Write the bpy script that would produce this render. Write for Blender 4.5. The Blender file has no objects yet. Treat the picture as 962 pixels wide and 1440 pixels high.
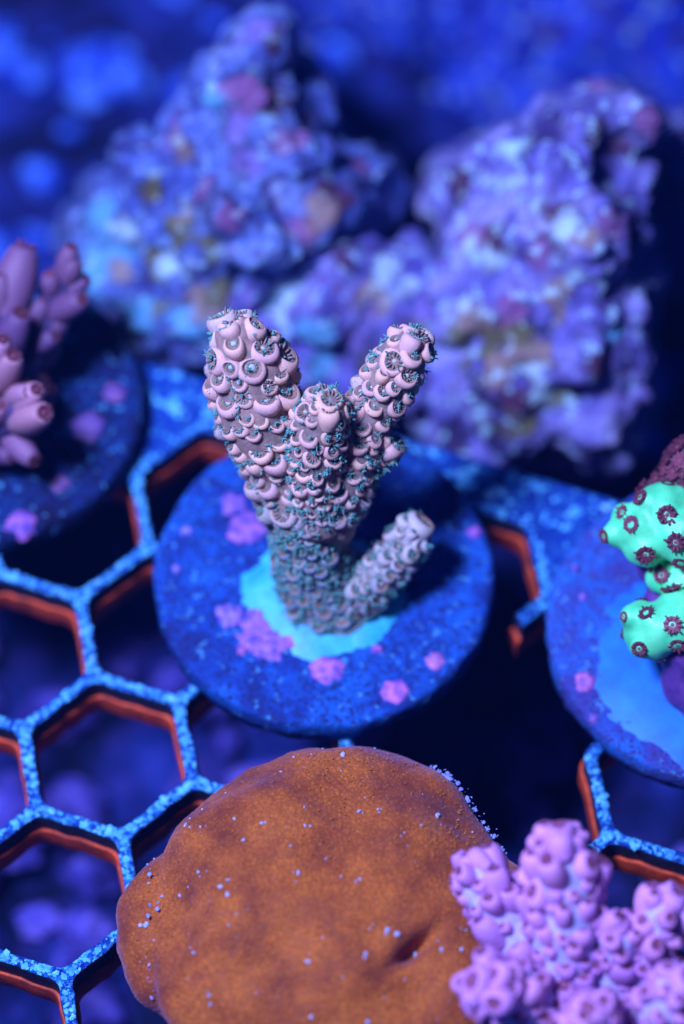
import bpy, bmesh, math, random
import numpy as np
from mathutils import Vector, Matrix, noise
from mathutils.bvhtree import BVHTree
random.seed(7)
scene = bpy.context.scene
C = scene.collection
scene.unit_settings.scale_length = 0.01          # one unit is about a centimetre

# ------------------------------------------------------------------ camera
ELEV = math.radians(60.0); FPX = 5000.0; DIST = 50.0
VD = Vector((0, math.cos(ELEV), -math.sin(ELEV)))      # view direction
UP = Vector((0, math.sin(ELEV), math.cos(ELEV)))
CAM = -VD*DIST
cam_d = bpy.data.cameras.new('camera'); cam = bpy.data.objects.new('camera', cam_d); C.objects.link(cam)
cam.location = CAM
cam.rotation_euler = (math.radians(90)-ELEV, 0, 0)
cam_d.sensor_fit = 'VERTICAL'; cam_d.sensor_height = 36.0; cam_d.lens = 36.0*FPX/1440.0
cam_d.clip_start = 1.0; cam_d.clip_end = 400.0
scene.camera = cam

def P(px, py, z):
    """point at height z seen at a photograph pixel"""
    d = VD + Vector((1, 0, 0))*((px-481)/FPX) + UP*(-(py-720)/FPX)
    t = (z-CAM.z)/d.z
    return CAM + d*t

cam_d.dof.use_dof = True
cam_d.dof.focus_distance = (P(470, 1150, 1.05)-CAM).dot(VD)
APERTURE = 1.95                                        # diameter in scene units
cam_d.dof.aperture_fstop = cam_d.lens*1e-3/APERTURE
cam_d.dof.aperture_blades = 0

# ------------------------------------------------------------------ light
world = bpy.data.worlds.new('World'); scene.world = world; world.use_nodes = True
wb = world.node_tree.nodes['Background']
wb.inputs[0].default_value = (0.05, 0.13, 1.0, 1); wb.inputs[1].default_value = 0.12
ld = bpy.data.lights.new('aquarium_lamp', 'AREA'); lamp = bpy.data.objects.new('aquarium_lamp', ld); C.objects.link(lamp)
ld.shape = 'RECTANGLE'; ld.size = 7; ld.size_y = 7
lamp.location = (-14.5, -6.5, 38)
lamp.rotation_euler = (-Vector(lamp.location)).to_track_quat('-Z', 'Y').to_euler()
ld.color = (0.40, 0.47, 1.0); ld.energy = 52000
vs = scene.view_settings
vs.view_transform = 'Standard'; vs.look = 'None'; vs.gamma = 1; vs.exposure = 0.0; vs.use_curve_mapping = False
scene.cycles.use_denoising = True
scene.cycles.max_bounces = 6

# ------------------------------------------------------------------ helpers
def obj(name, me, mat=None, parent=None):
    if isinstance(me, bmesh.types.BMesh):
        bm = me; me = bpy.data.meshes.new(name); bm.to_mesh(me); bm.free()
    o = bpy.data.objects.new(name, me); C.objects.link(o)
    if mat is not None and not me.materials:
        for m in (mat if isinstance(mat, (list, tuple)) else [mat]): me.materials.append(m)
    if parent is not None: o.parent = parent
    return o
def tag(o, label=None, cat=None, group=None, kind=None):
    if label: o['label'] = label
    if cat: o['category'] = cat
    if group: o['group'] = group
    if kind: o['kind'] = kind
    return o
def empty(name, loc):
    o = bpy.data.objects.new(name, None); o.location = loc; o.empty_display_size = .3; C.objects.link(o); return o
def pyd(name, v, f, smooth=True):
    me = bpy.data.meshes.new(name); me.from_pydata([tuple(p) for p in v], [], f); me.update()
    if smooth: me.shade_smooth()
    return me
def fbm(p, octv=4, h=.9): return noise.fractal(p, h, 2.0, octv)

class NB:
    """small node-graph helper"""
    def __init__(s, name):
        s.m = bpy.data.materials.new(name); s.m.use_nodes = True
        s.t = s.m.node_tree; s.b = s.t.nodes['Principled BSDF']
        s.co = s.t.nodes.new('ShaderNodeTexCoord').outputs['Object']
    def n(s, ty, **kw):
        nd = s.t.nodes.new(ty)
        for k, v in kw.items(): setattr(nd, k, v)
        return nd
    def l(s, a, b): s.t.links.new(a, b)
    def noise(s, scale, detail=4, rough=.6, co=None):
        nd = s.n('ShaderNodeTexNoise'); nd.inputs['Scale'].default_value = scale
        nd.inputs['Detail'].default_value = detail; nd.inputs['Roughness'].default_value = rough
        s.l(co or s.co, nd.inputs['Vector']); return nd.outputs['Fac']
    def voro(s, scale, feat='F1', out='Distance', rnd=1.0):
        nd = s.n('ShaderNodeTexVoronoi', feature=feat); nd.inputs['Scale'].default_value = scale
        nd.inputs['Randomness'].default_value = rnd
        s.l(s.co, nd.inputs['Vector']); return nd.outputs[out]
    def ramp(s, fac, stops, interp='LINEAR'):
        nd = s.n('ShaderNodeValToRGB'); cr = nd.color_ramp; cr.interpolation = interp
        while len(cr.elements) < len(stops): cr.elements.new(.5)
        for e, (p, c) in zip(cr.elements, stops):
            e.position = p; e.color = (c, c, c, 1) if isinstance(c, (int, float)) else (*c, 1)
        s.l(fac, nd.inputs['Fac']); return nd.outputs['Color']
    def mix(s, fac, a, b, mode='MIX'):
        nd = s.n('ShaderNodeMix', data_type='RGBA', blend_type=mode)
        for sock, v in ((nd.inputs['Factor'], fac), (nd.inputs['A'], a), (nd.inputs['B'], b)):
            if isinstance(v, (int, float)): sock.default_value = v
            elif isinstance(v, tuple): sock.default_value = (*v, 1)
            else: s.l(v, sock)
        return nd.outputs['Result']
    def objcol(s): return s.n('ShaderNodeObjectInfo').outputs['Color']
    def fin(s, col, rough=.6, bump=None, dist=.02, strength=.6, spec=.22, sss=0, sr=(.3, .2, .15), coat=0):
        if isinstance(col, tuple): s.b.inputs['Base Color'].default_value = (*col, 1)
        else: s.l(col, s.b.inputs['Base Color'])
        s.b.inputs['Roughness'].default_value = rough; s.b.inputs['Specular IOR Level'].default_value = spec
        if sss:
            s.b.inputs['Subsurface Weight'].default_value = sss; s.b.inputs['Subsurface Radius'].default_value = sr
            s.b.inputs['Subsurface Scale'].default_value = .25
        if coat: s.b.inputs['Coat Weight'].default_value = coat
        if bump is not None:
            bn = s.n('ShaderNodeBump'); bn.inputs['Strength'].default_value = strength; bn.inputs['Distance'].default_value = dist
            s.l(bump, bn.inputs['Height']); s.l(bn.outputs['Normal'], s.b.inputs['Normal'])
        return s.m

def remesh(name, me, voxel, smooth_it=4):
    o = bpy.data.objects.new('tmp', me); C.objects.link(o)
    r = o.modifiers.new('r', 'REMESH'); r.mode = 'VOXEL'; r.voxel_size = voxel
    if smooth_it:
        sm = o.modifiers.new('s', 'SMOOTH'); sm.factor = .5; sm.iterations = smooth_it
    dg = bpy.context.evaluated_depsgraph_get()
    out = bpy.data.meshes.new_from_object(o.evaluated_get(dg)); out.name = name
    bpy.data.objects.remove(o); bpy.data.meshes.remove(me)
    out.shade_smooth()
    return out
def lumps_mesh(ls, sub=3):
    """joined ellipsoids: (centre, radius or 3 radii)"""
    bm = bmesh.new()
    for c, r in ls:
        rr = r if isinstance(r, (tuple, list)) else (r, r, r)
        bmesh.ops.create_icosphere(bm, subdivisions=sub, radius=1,
            matrix=Matrix.Translation(c) @ Matrix.Diagonal((*rr, 1)))
    me = bpy.data.meshes.new('lumps'); bm.to_mesh(me); bm.free(); return me
def displace(me, fn):
    n = len(me.vertices); co = np.empty(n*3, 'f'); no = np.empty(n*3, 'f')
    me.vertices.foreach_get('co', co); me.vertices.foreach_get('normal', no)
    co = co.reshape(-1, 3); no = no.reshape(-1, 3)
    d = np.array([fn(Vector(c), nn) for c, nn in zip(co.tolist(), no.tolist())], 'f')
    co += no*d[:, None]; me.vertices.foreach_set('co', co.ravel()); me.update()

def catmull(pts, n):
    """smooth path through Vectors with a 4th value (radius)"""
    out = []
    q = [pts[0]] + pts + [pts[-1]]
    for i in range(1, len(q)-2):
        p0, p1, p2, p3 = (np.array([*q[j][0], q[j][1]]) for j in (i-1, i, i+1, i+2))
        for k in range(n):
            t = k/n
            out.append(.5*((2*p1)+(-p0+p2)*t+(2*p0-5*p1+4*p2-p3)*t*t+(-p0+3*p1-3*p2+p3)*t**3))
    out.append(np.array([*pts[-1][0], pts[-1][1]]))
    return [(Vector(o[:3]), float(o[3])) for o in out]
def frames(path):
    fr = []; prev = None
    for i, (p, r) in enumerate(path):
        a = path[max(i-1, 0)][0]; b = path[min(i+1, len(path)-1)][0]
        t = (b-a).normalized()
        if prev is None:
            x = t.orthogonal().normalized()
        else:
            x = (prev - t*prev.dot(t)).normalized()
        prev = x; fr.append((p, r, t, x, t.cross(x)))
    return fr
def tube(path, seg=20, bump=.05, seed=0, cap=True):
    fr = frames(path); V = []; F = []
    rings = []
    for p, r, t, x, y in fr: rings.append((p, r, x, y))
    if cap:
        p, r, t, x, y = fr[-1]
        for k in range(1, 6):
            a = k/6*math.pi/2; rings.append((p+t*r*math.sin(a)*.8, r*math.cos(a), x, y))
    for p, r, x, y in rings:
        for k in range(seg):
            a = 2*math.pi*k/seg; d = x*math.cos(a)+y*math.sin(a)
            q = p+d*r
            V.append(q + d*(bump*fbm(q*2.2+Vector((seed, 0, 0)), 3)))
    for i in range(len(rings)-1):
        for k in range(seg):
            a = i*seg+k; b = i*seg+(k+1) % seg; F.append((a, b, b+seg, a+seg))
    F.append(tuple(reversed(range(seg)))); F.append(tuple((len(rings)-1)*seg+k for k in range(seg)))
    return pyd('branch', V, F)
def lathe(prof, seg=16, jitter=0, seed=0, wob=0):
    """prof: (r, z, shift x); closes ends with r == 0"""
    rnd = random.Random(seed); V = []; F = []; rows = []
    ph = rnd.random()*6
    for r, z, sx in prof:
        if r < 1e-6: rows.append([len(V)]); V.append((sx, 0, z)); continue
        row = []
        for k in range(seg):
            a = 2*math.pi*k/seg
            rr = r*(1+wob*math.sin(2*a+ph)+wob*.6*math.sin(3*a+2*ph))+rnd.uniform(-1, 1)*jitter
            row.append(len(V)); V.append((sx+rr*math.cos(a), rr*math.sin(a), z+rnd.uniform(-1, 1)*jitter*.5))
        rows.append(row)
    for A, B in zip(rows, rows[1:]):
        if len(A) == 1 and len(B) == 1: continue
        for k in range(seg):
            k2 = (k+1) % seg
            if len(A) == 1: F.append((A[0], B[k2], B[k]))
            elif len(B) == 1: F.append((A[k], A[k2], B[0]))
            else: F.append((A[k], A[k2], B[k2], B[k]))
    return V, F
def cone(V, F, base, tip, r, seg=4, mid=None, tipr=.35):
    """thin tapered tentacle"""
    ax = (tip-base).normalized(); x = ax.orthogonal().normalized(); y = ax.cross(x)
    pts = [(base, r), (mid or (base+tip)/2, r*.85), (tip, r*tipr)]
    i0 = len(V)
    for p, rr in pts:
        for k in range(seg):
            a = 2*math.pi*k/seg; V.append(p+x*(rr*math.cos(a))+y*(rr*math.sin(a)))
    n0 = len(F)
    for i in range(2):
        for k in range(seg):
            k2 = (k+1) % seg; F.append((i0+i*seg+k, i0+i*seg+k2, i0+(i+1)*seg+k2, i0+(i+1)*seg+k))
    F.append(tuple(i0+2*seg+k for k in range(seg)))
    return len(F)-n0
def frame_mat(p, axis, inner, s, sl=None):
    z = axis.normalized(); x = (inner - z*inner.dot(z))
    if x.length < 1e-5: x = z.orthogonal()
    x.normalize(); y = z.cross(x)
    sl = s if sl is None else sl
    m = Matrix.Identity(4)
    for i in range(3): m[i][0] = x[i]*s; m[i][1] = y[i]*s; m[i][2] = z[i]*sl; m[i][3] = p[i]
    return m
def place(o, root, W):
    o.parent = root; o.matrix_parent_inverse = Matrix.Identity(4)
    o.matrix_basis = Matrix.Translation(-Vector(root.location)) @ W

# ------------------------------------------------------------------ materials
b = NB('speckled_blue_rack'); n1 = b.noise(7, 6, .75); n2 = b.noise(26, 3, .7)
c = b.ramp(n1, [(.36, (.002, .010, .08)), (.47, (.005, .05, .38)), (.56, (.015, .20, .66)), (.70, (.10, .48, .8))])
c = b.mix(b.ramp(n2, [(.42, .9), (.51, 0.0)]), c, (.002, .015, .12))
c = b.mix(b.ramp(b.noise(11, 3, .6), [(.50, 0.0), (.60, .95)]), c, (.12, .58, .82))
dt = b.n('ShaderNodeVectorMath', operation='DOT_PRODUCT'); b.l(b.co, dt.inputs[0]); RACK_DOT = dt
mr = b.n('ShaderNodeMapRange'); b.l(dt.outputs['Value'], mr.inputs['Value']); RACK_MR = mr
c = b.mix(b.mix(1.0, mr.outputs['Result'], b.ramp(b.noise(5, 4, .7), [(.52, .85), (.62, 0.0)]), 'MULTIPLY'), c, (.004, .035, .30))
c = b.mix(b.ramp(b.noise(1.7, 5, .7), [(.40, .75), (.52, 0.0)]), c, (.003, .03, .22))
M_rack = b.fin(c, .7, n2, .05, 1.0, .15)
b = NB('black_plastic_wall'); n1 = b.noise(9, 4)
M_rackwall = b.fin(b.ramp(n1, [(.4, (.006, .008, .02)), (.7, (.02, .03, .08))]), .6, n1, .01, .4, .3)
b = NB('red_plastic'); n1 = b.noise(6, 5, .7)
M_red = b.fin(b.mix(b.ramp(b.noise(2.2, 5, .7), [(.40, .6), (.54, 0.0)]), b.ramp(n1, [(.3, (.38, .036, .010)), (.55, (.66, .074, .014)), (.8, (.74, .12, .05))]), (.10, .012, .012)), .6, b.noise(30, 2), .01, .4, .3)

def disc_mat(name, hi, mid, lo, pore):
    b = NB(name); n1 = b.noise(1.6, 5, .6); n2 = b.noise(8, 5, .8); n3 = b.noise(17, 3, .65)
    c = b.ramp(n1, [(.36, lo), (.46, mid), (.60, hi)])
    c = b.mix(b.ramp(n2, [(.38, 1.0), (.52, 0.0)]), c, lo)
    c = b.mix(b.ramp(n3, [(.38, .95), (.45, 0.0)]), c, pore)
    c = b.mix(b.ramp(b.noise(7, 3, .6), [(.60, 0.0), (.68, .7)]), c, (.08, .34, .62))
    h = b.mix(.5, n2, n3)
    return b.fin(c, .75, h, .07, 1.0, .10)
M_disc = disc_mat('blue_cement', (.012, .105, .44), (.010, .055, .31), (.012, .028, .16), (.016, .012, .05))
M_disc_r = disc_mat('blue_cement_pale', (.02, .14, .50), (.03, .09, .40), (.05, .05, .26), (.04, .03, .12))
M_disc_d = disc_mat('shaded_algae_cement', (.006, .030, .15), (.008, .014, .08), (.008, .007, .035), (.006, .004, .014))  # algae tone, plus the corals' shade painted into the dark colours
b = NB('coralline_pink'); n1 = b.noise(8, 4)
M_patch = b.fin(b.mix(.55, b.ramp(n1, [(.36, (.08, .06, .32)), (.64, (.44, .20, .42))]), b.objcol(), 'MULTIPLY'), .6, b.noise(30, 3), .02, .6, .3)
b = NB('cyan_tissue'); n1 = b.noise(3, 4)
M_cyan = b.fin(b.ramp(n1, [(.25, (.01, .24, .48)), (.55, (.03, .42, .54)), (.8, (.08, .56, .56))]), .5, b.noise(30, 2), .01, .4, .4)
b = NB('blue_tissue'); n1 = b.noise(2, 4)
M_bluetissue = b.fin(b.ramp(n1, [(.25, (.006, .10, .44)), (.7, (.01, .22, .60))]), .5, b.noise(30, 2), .01, .4, .4)

def skin_mat(name, dark, rough=.7, sss=.25, nsc=9, amt=.5):
    b = NB(name); n1 = b.noise(nsc, 4, .6)
    c = b.mix(b.ramp(n1, [(.35, amt), (.65, 0.0)]), b.objcol(), dark, 'MULTIPLY')
    return b.fin(c, rough, b.noise(nsc*4, 3), .02, .6, .18, sss)
M_cup = skin_mat('coral_skin', (.62, .66, .75))
M_branch = skin_mat('coral_body', (.45, .6, .62), nsc=6, amt=.8)
b = NB('polyp_disc'); M_pdisc = b.fin(b.mix(1.0, b.ramp(b.noise(4), [(.3, .6), (.7, 1.0)]), b.objcol(), 'MULTIPLY'), .5, spec=.4)
b = NB('teal_tentacle'); n1 = b.n('ShaderNodeObjectInfo').outputs['Random']
M_tent = b.fin(b.ramp(n1, [(0, (.09, .17, .16)), (.5, (.09, .24, .21)), (1, (.07, .32, .28))]), .4, spec=.5)
b = NB('brown_rim'); M_rim = b.fin(b.ramp(b.noise(3), [(.3, (.17, .10, .08)), (.7, (.34, .20, .15))]), .5)
b = NB('grey_teal'); M_tentg = b.fin((.36, .40, .38), .5)
b = NB('maroon_tentacle'); n1 = b.n('ShaderNodeObjectInfo').outputs['Random']
M_maroon = b.fin(b.ramp(n1, [(0, (.09, .020, .035)), (1, (.19, .045, .075))]), .5, spec=.3)
b = NB('maroon_mouth'); M_mouth = b.fin((.20, .06, .09), .5)

# ------------------------------------------------------------------ tank floor and rubble
b = NB('tank_floor_silt'); n1 = b.noise(.55, 5, .65); n2 = b.noise(2.2, 4)
c = b.ramp(n1, [(.40, (.003, .006, .03)), (.53, (.008, .016, .12)), (.68, (.025, .055, .36))])
M_floor = b.fin(b.mix(b.ramp(n2, [(.5, 0.0), (.75, .5)]), c, (.05, .03, .18)), .9, n2, .2, .8, .1)
FZ = -5.5
G = 90; V = []; F = []
for j in range(G+1):
    for i in range(G+1):
        x = -30+60*i/G; y = -25+70*j/G
        V.append((x, y, FZ+.35*fbm(Vector((x*.5, y*.5, 0)), 4)))
for j in range(G):
    for i in range(G): a = j*(G+1)+i; F.append((a, a+1, a+G+2, a+G+1))
tag(obj('tank_floor', pyd('tank_floor', V, F), M_floor), 'dark silty aquarium floor far below the rack', kind='structure')

def rubble_mat(name, cols):
    b = NB(name); n1 = b.noise(1.6, 5, .7)
    return b.fin(b.ramp(n1, cols), .85, b.noise(8, 4), .1, .8, .15)
M_rub = rubble_mat('rubble_blue', [(.36, (.004, .012, .10)), (.48, (.02, .07, .6)), (.60, (.12, .32, .9))])
M_rub2 = rubble_mat('rubble_violet', [(.36, (.015, .012, .09)), (.48, (.05, .045, .32)), (.64, (.18, .14, .6))])
def rubble_stone(bm, p, r, rnd):
    g = bmesh.ops.create_icosphere(bm, subdivisions=2, radius=1)
    off = Vector((rnd.random()*50, rnd.random()*50, 0)); sc = Vector((rnd.uniform(.7, 1.3), rnd.uniform(.7, 1.3), rnd.uniform(.5, .9)))
    for v in g['verts']:
        k = 1+.45*noise.noise(v.co*1.3+off)
        v.co = Vector((v.co.x*sc.x, v.co.y*sc.y, v.co.z*sc.z))*(k*r)+p
rnd = random.Random(5)
bm = bmesh.new()
for k in range(330):
    x = rnd.uniform(-11, 11); y = rnd.uniform(4, 20); r = rnd.choice((.12, .2, .2, .3, .42, .55))
    rubble_stone(bm, Vector((x, y, FZ+.1+.2*r)), r, rnd)
tag(obj('floor_rubble', bm, M_rub), 'blue coral rubble strewn over the floor behind the rocks', kind='stuff')
bm = bmesh.new()
for k in range(190):
    x = rnd.uniform(-9, 9); y = rnd.uniform(-12, 4); r = rnd.choice((.12, .2, .3, .45, .6))
    rubble_stone(bm, Vector((x, y, FZ+.1+.3*r)), r, rnd)
tag(obj('floor_rubble', bm, M_rub2), 'violet rubble on the floor seen through the rack holes', kind='stuff')

# ------------------------------------------------------------------ live rocks
def rock_mat(name, stops, seed, speck=.6):
    b = NB(name); oc = b.co
    mp = b.n('ShaderNodeMapping'); mp.inputs['Location'].default_value = (seed, seed*.7, 0); b.l(b.co, mp.inputs[0]); b.co = mp.outputs[0]
    n1 = b.noise(.75, 6, .68); n3 = b.noise(3.6, 3, .6); n5 = b.noise(1.2, 5, .65)
    c = b.ramp(n1, stops)
    c = b.mix(b.ramp(n5, [(.38, .75), (.48, 0.0)]), c, (.035, .02, .10))            # dark blotches at low values of the noise
    at = b.n('ShaderNodeAttribute', attribute_name='growth_and_glints')
    c = b.mix(at.outputs['Alpha'], c, at.outputs['Color'])                           # algae, coralline crust, dark blotches and painted white highlights
    c = b.mix(b.ramp(n3, [(.57, 0.0), (.65, speck)]), c, (.5, .85, .95))            # pale specks, with bright highlights painted in
    c = b.mix(b.ramp(b.noise(3.1, 2, .5), [(.34, .4), (.42, 0.0)]), c, (.10, .03, .10))
    return b.fin(c, .85, b.noise(7, 5, .7), .15, 1.0, .12)
M_rockL = rock_mat('rock_left', [(.32, (.03, .04, .18)), (.45, (.08, .13, .44)), (.56, (.15, .24, .58)), (.70, (.30, .38, .66))], 3.1, .4)
M_rockR = rock_mat('rock_right', [(.32, (.06, .05, .24)), (.45, (.17, .16, .52)), (.56, (.32, .31, .68)), (.70, (.54, .54, .76))], 11.7, .7)
M_rockM = rock_mat('rock_middle', [(.32, (.03, .02, .20)), (.45, (.13, .12, .46)), (.58, (.28, .27, .64)), (.72, (.46, .47, .74))], 23.9, .6)
M_rockF = rock_mat('rock_far', [(.32, (.004, .012, .10)), (.45, (.012, .04, .48)), (.60, (.04, .10, .7)), (.75, (.12, .2, .75))], 31.0, .4)
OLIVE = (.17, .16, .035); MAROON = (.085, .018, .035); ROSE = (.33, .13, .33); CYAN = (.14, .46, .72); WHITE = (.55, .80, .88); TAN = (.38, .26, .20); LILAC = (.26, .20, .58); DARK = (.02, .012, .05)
def rock(ls, mat, label, vox=.11, amp=.30, group=None, base=True, growth_and_glints=()):
    pts = [(P(px, py, z), r) for px, py, z, r in ls]
    xs = sum((p for p, r in pts), Vector())/len(pts)
    root = Vector((xs.x, xs.y, FZ))
    full = list(pts)
    if base:
        for p, r in pts:
            q = p.copy(); k = r
            while q.z-k > FZ:                      # body of the rock carried down to the floor, receding
                q = q+Vector((0, .55*k, -.9*k)); k = k*1.05; full.append((q.copy(), k))
    me = remesh('rock', lumps_mesh([(p-root, r) for p, r in full]), vox, 3)
    sd = Vector((len(ls)*3.3, xs.x, xs.y))
    def dsp(c, nn):
        q = c+sd
        d = amp*1.2*fbm(q*.9, 4, .8) + .07*(1-2*abs(fbm(q*1.5, 3, .8)))
        w = noise.voronoi(q*1.5)[0][0]
        f = noise.voronoi(q*.8+Vector((0, 0, 9)))[0]
        return d - .24*max(0, .22-w)/.22 - .13*math.exp(-(f[1]-f[0])/.07)
    displace(me, dsp)
    n = len(me.vertices); co = np.empty(n*3, 'f'); me.vertices.foreach_get('co', co); co = co.reshape(-1, 3)
    col = np.zeros((n, 4), 'f'); tr = BVHTree.FromPolygons([v.co.copy() for v in me.vertices], [tuple(p.vertices) for p in me.polygons])
    if growth_and_glints: wn = np.array([fbm(Vector(c)*2.0, 3) for c in co.tolist()])
    for px, py, r, cc in growth_and_glints:
        h = tr.ray_cast(CAM-root, (P(px, py, 0)-CAM).normalized())
        if h[0] is None: continue
        d = np.sqrt(((co-np.array(h[0][:], 'f'))**2).sum(1))/r+wn*.9
        w = np.clip((1.0-d)/.35, 0, 1)*.9
        col[:, :3] = col[:, :3]*(1-w[:, None])+np.array(cc)*w[:, None]; col[:, 3] = np.maximum(col[:, 3], w)
    at = me.attributes.new('growth_and_glints', 'FLOAT_COLOR', 'POINT'); at.data.foreach_set('color', col.ravel())
    o = obj('live_rock', me, mat); o.location = root
    return tag(o, label, 'rock', group)
rock([(372, 80, 2.2, .50), (330, 130, 2.0, .60), (405, 150, 1.8, .45), (300, 200, 1.6, .75), (400, 230, 1.4, .75), (240, 275, 1.0, .80),
      (330, 310, 1.0, 1.0), (440, 262, 1.0, .6), (515, 250, .8, .42), (170, 345, .3, .65), (205, 420, -.2, .9), (300, 420, 0, .9), (240, 480, -.8, .6), (128, 312, .1, .42), (150, 285, .3, .45), (440, 305, .7, .6), (400, 325, .7, .7), (480, 285, .8, .45), (200, 250, .8, .5), (180, 500, -1.0, .5)],
     M_rockL, 'tall peaked bluish rock with olive patches standing behind the forked tan coral',
     growth_and_glints=[(215, 265, .32, OLIVE), (245, 315, .38, OLIVE), (225, 375, .30, OLIVE), (300, 360, .34, OLIVE), (265, 300, .2, TAN), (390, 60, .35, MAROON), (272, 440, .32, MAROON), (385, 150, .35, MAROON), (470, 285, .4, MAROON), (430, 180, .3, MAROON),
             (135, 300, .38, CYAN), (145, 370, .45, CYAN), (190, 440, .5, CYAN), (260, 470, .4, CYAN), (240, 190, .35, LILAC), (285, 270, .25, ROSE), (350, 235, .3, LILAC), (395, 200, .3, ROSE), (500, 235, .35, ROSE), (300, 135, .2, CYAN), (350, 50, .3, LILAC), (340, 440, .4, LILAC), (300, 420, .3, TAN), (260, 220, .3, TAN), (330, 180, .3, LILAC), (180, 320, .25, WHITE), (250, 370, .22, WHITE), (180, 480, .3, WHITE), (330, 300, .35, ROSE), (420, 320, .35, ROSE), (310, 400, .25, OLIVE), (230, 430, .2, OLIVE), (350, 130, .3, ROSE), (380, 270, .35, LILAC), (450, 300, .3, TAN), (170, 390, .25, TAN)])
rock([(875, 165, 2.0, .50), (805, 220, 1.8, .70), (715, 245, 1.2, .60), (660, 268, 1.0, .38), (790, 335, 1.2, 1.0), (710, 390, .6, .8), (860, 325, 1.2, .62),
      (650, 425, .2, .6), (800, 460, .2, 1.05), (865, 440, .4, .52), (740, 555, -.8, 1.0), (830, 585, -.8, .75), (685, 600, -1.2, .6), (650, 525, -.7, .6), (645, 590, -1.1, .5), (882, 262, 1.2, .46), (880, 400, .3, .5), (872, 520, -.4, .5), (690, 320, .8, .6)],
     M_rockR, 'blocky pale violet rock with a rounded pink-edged top behind the rack border',
     growth_and_glints=[(835, 195, .30, MAROON), (875, 205, .25, MAROON), (925, 170, .28, ROSE), (850, 120, .25, ROSE), (725, 215, .28, WHITE), (700, 258, .24, WHITE), (758, 292, .16, WHITE), (650, 260, .28, MAROON), (695, 335, .34, MAROON), (830, 330, .28, TAN), (780, 300, .25, MAROON),
             (850, 398, .26, WHITE), (815, 385, .2, WHITE), (860, 310, .35, ROSE), (880, 380, .4, LILAC), (690, 470, .40, OLIVE), (745, 510, .40, TAN), (780, 550, .36, OLIVE), (720, 560, .35, MAROON), (690, 610, .4, DARK), (665, 560, .4, DARK), (800, 645, .34, ROSE), (850, 640, .3, LILAC), (840, 520, .35, MAROON), (890, 560, .5, LILAC), (860, 480, .2, CYAN), (760, 640, .3, OLIVE), (740, 470, .2, OLIVE), (650, 480, .35, OLIVE), (660, 440, .25, TAN), (720, 420, .3, ROSE), (790, 420, .3, TAN), (760, 360, .3, ROSE), (650, 330, .25, ROSE), (720, 600, .3, OLIVE), (700, 520, .25, TAN), (760, 530, .25, WHITE), (640, 600, .4, DARK)]+[(random.uniform(640, 900), random.uniform(220, 460), random.uniform(.10, .2), WHITE) for _ in range(14)])  # random white spots are highlights put into the rock colour
rock([(395, 375, .3, .5), (470, 372, .4, .5), (450, 430, 0, .6), (540, 400, .2, .42), (600, 405, .2, .42), (530, 460, -.4, .6), (600, 475, -.4, .55), (400, 470, -.4, .55), (345, 430, -.2, .55), (640, 440, 0, .5), (420, 505, -.7, .6), (500, 515, -.8, .6), (580, 525, -.8, .6), (640, 530, -.8, .6), (350, 500, -.8, .6), (500, 375, .3, .45), (570, 385, .2, .45)],
     M_rockM, 'low purple knobbly rock bridging the gap between the two tall rocks', vox=.11, amp=.2,
     growth_and_glints=[(395, 430, .45, WHITE), (480, 370, .25, MAROON), (500, 345, .2, DARK), (545, 380, .30, WHITE), (470, 400, .2, ROSE), (520, 420, .3, TAN), (570, 400, .25, WHITE), (440, 470, .4, CYAN), (590, 470, .3, OLIVE), (500, 470, .35, LILAC), (380, 500, .35, TAN), (450, 510, .35, CYAN), (560, 500, .3, ROSE), (620, 540, .35, DARK), (520, 520, .25, OLIVE), (610, 500, .25, WHITE), (600, 430, .3, LILAC), (400, 360, .3, CYAN), (620, 460, .25, MAROON)])
rock([(960, 215, -1.5, .55), (985, 330, -2.0, .8), (990, 270, -1.6, .6)], M_rockR, 'small pale lilac rock beside the blocky violet rock', amp=.15)
rock([(900, 30, -3.6, 1.5), (790, 60, -4.0, 1.2), (690, 120, -4.4, .8), (985, 90, -3.6, 1.2), (650, 20, -4.4, .9)], M_rockF, 'low dark blue rock lying on the far floor behind the blocky violet rock', vox=.16)
rock([(560, 30, -4.6, .7), (480, -10, -4.4, .8)], M_rockF, 'dim blue rock on the far floor beyond the peak of the tall bluish rock', vox=.16)

# ------------------------------------------------------------------ frag rack
HA, HT = 1.231, -.3326; HC = Vector((-3.17, -3.785))
def hexrot(v): return Vector((v[0]*math.cos(HT)-v[1]*math.sin(HT), v[0]*math.sin(HT)+v[1]*math.cos(HT)))
def cell(i, j): return HC + hexrot((HA*1.5*i, HA*(math.sqrt(3)/2*i+math.sqrt(3)*j)))
def cverts(i, j):
    c = cell(i, j)
    return [c+hexrot((HA*math.cos(math.radians(60*k)), HA*math.sin(math.radians(60*k)))) for k in range(6)]
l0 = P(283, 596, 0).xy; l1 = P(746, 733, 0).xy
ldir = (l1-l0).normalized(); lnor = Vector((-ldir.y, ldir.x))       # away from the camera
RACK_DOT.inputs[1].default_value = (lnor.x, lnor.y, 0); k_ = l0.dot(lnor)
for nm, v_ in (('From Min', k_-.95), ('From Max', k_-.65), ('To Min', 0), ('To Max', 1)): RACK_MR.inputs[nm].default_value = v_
holes_cells = [(i, j) for i in range(-7, 9) for j in range(-10, 10) if all((v-l0).dot(lnor) < .15 and abs(v.x) < 10 and v.y > -13 for v in cverts(i, j))]
broken = [(2, 0), (3, 0), (3, -1), (2, 1)]
def key(v): return (round(v.x, 3), round(v.y, 3))
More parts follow.
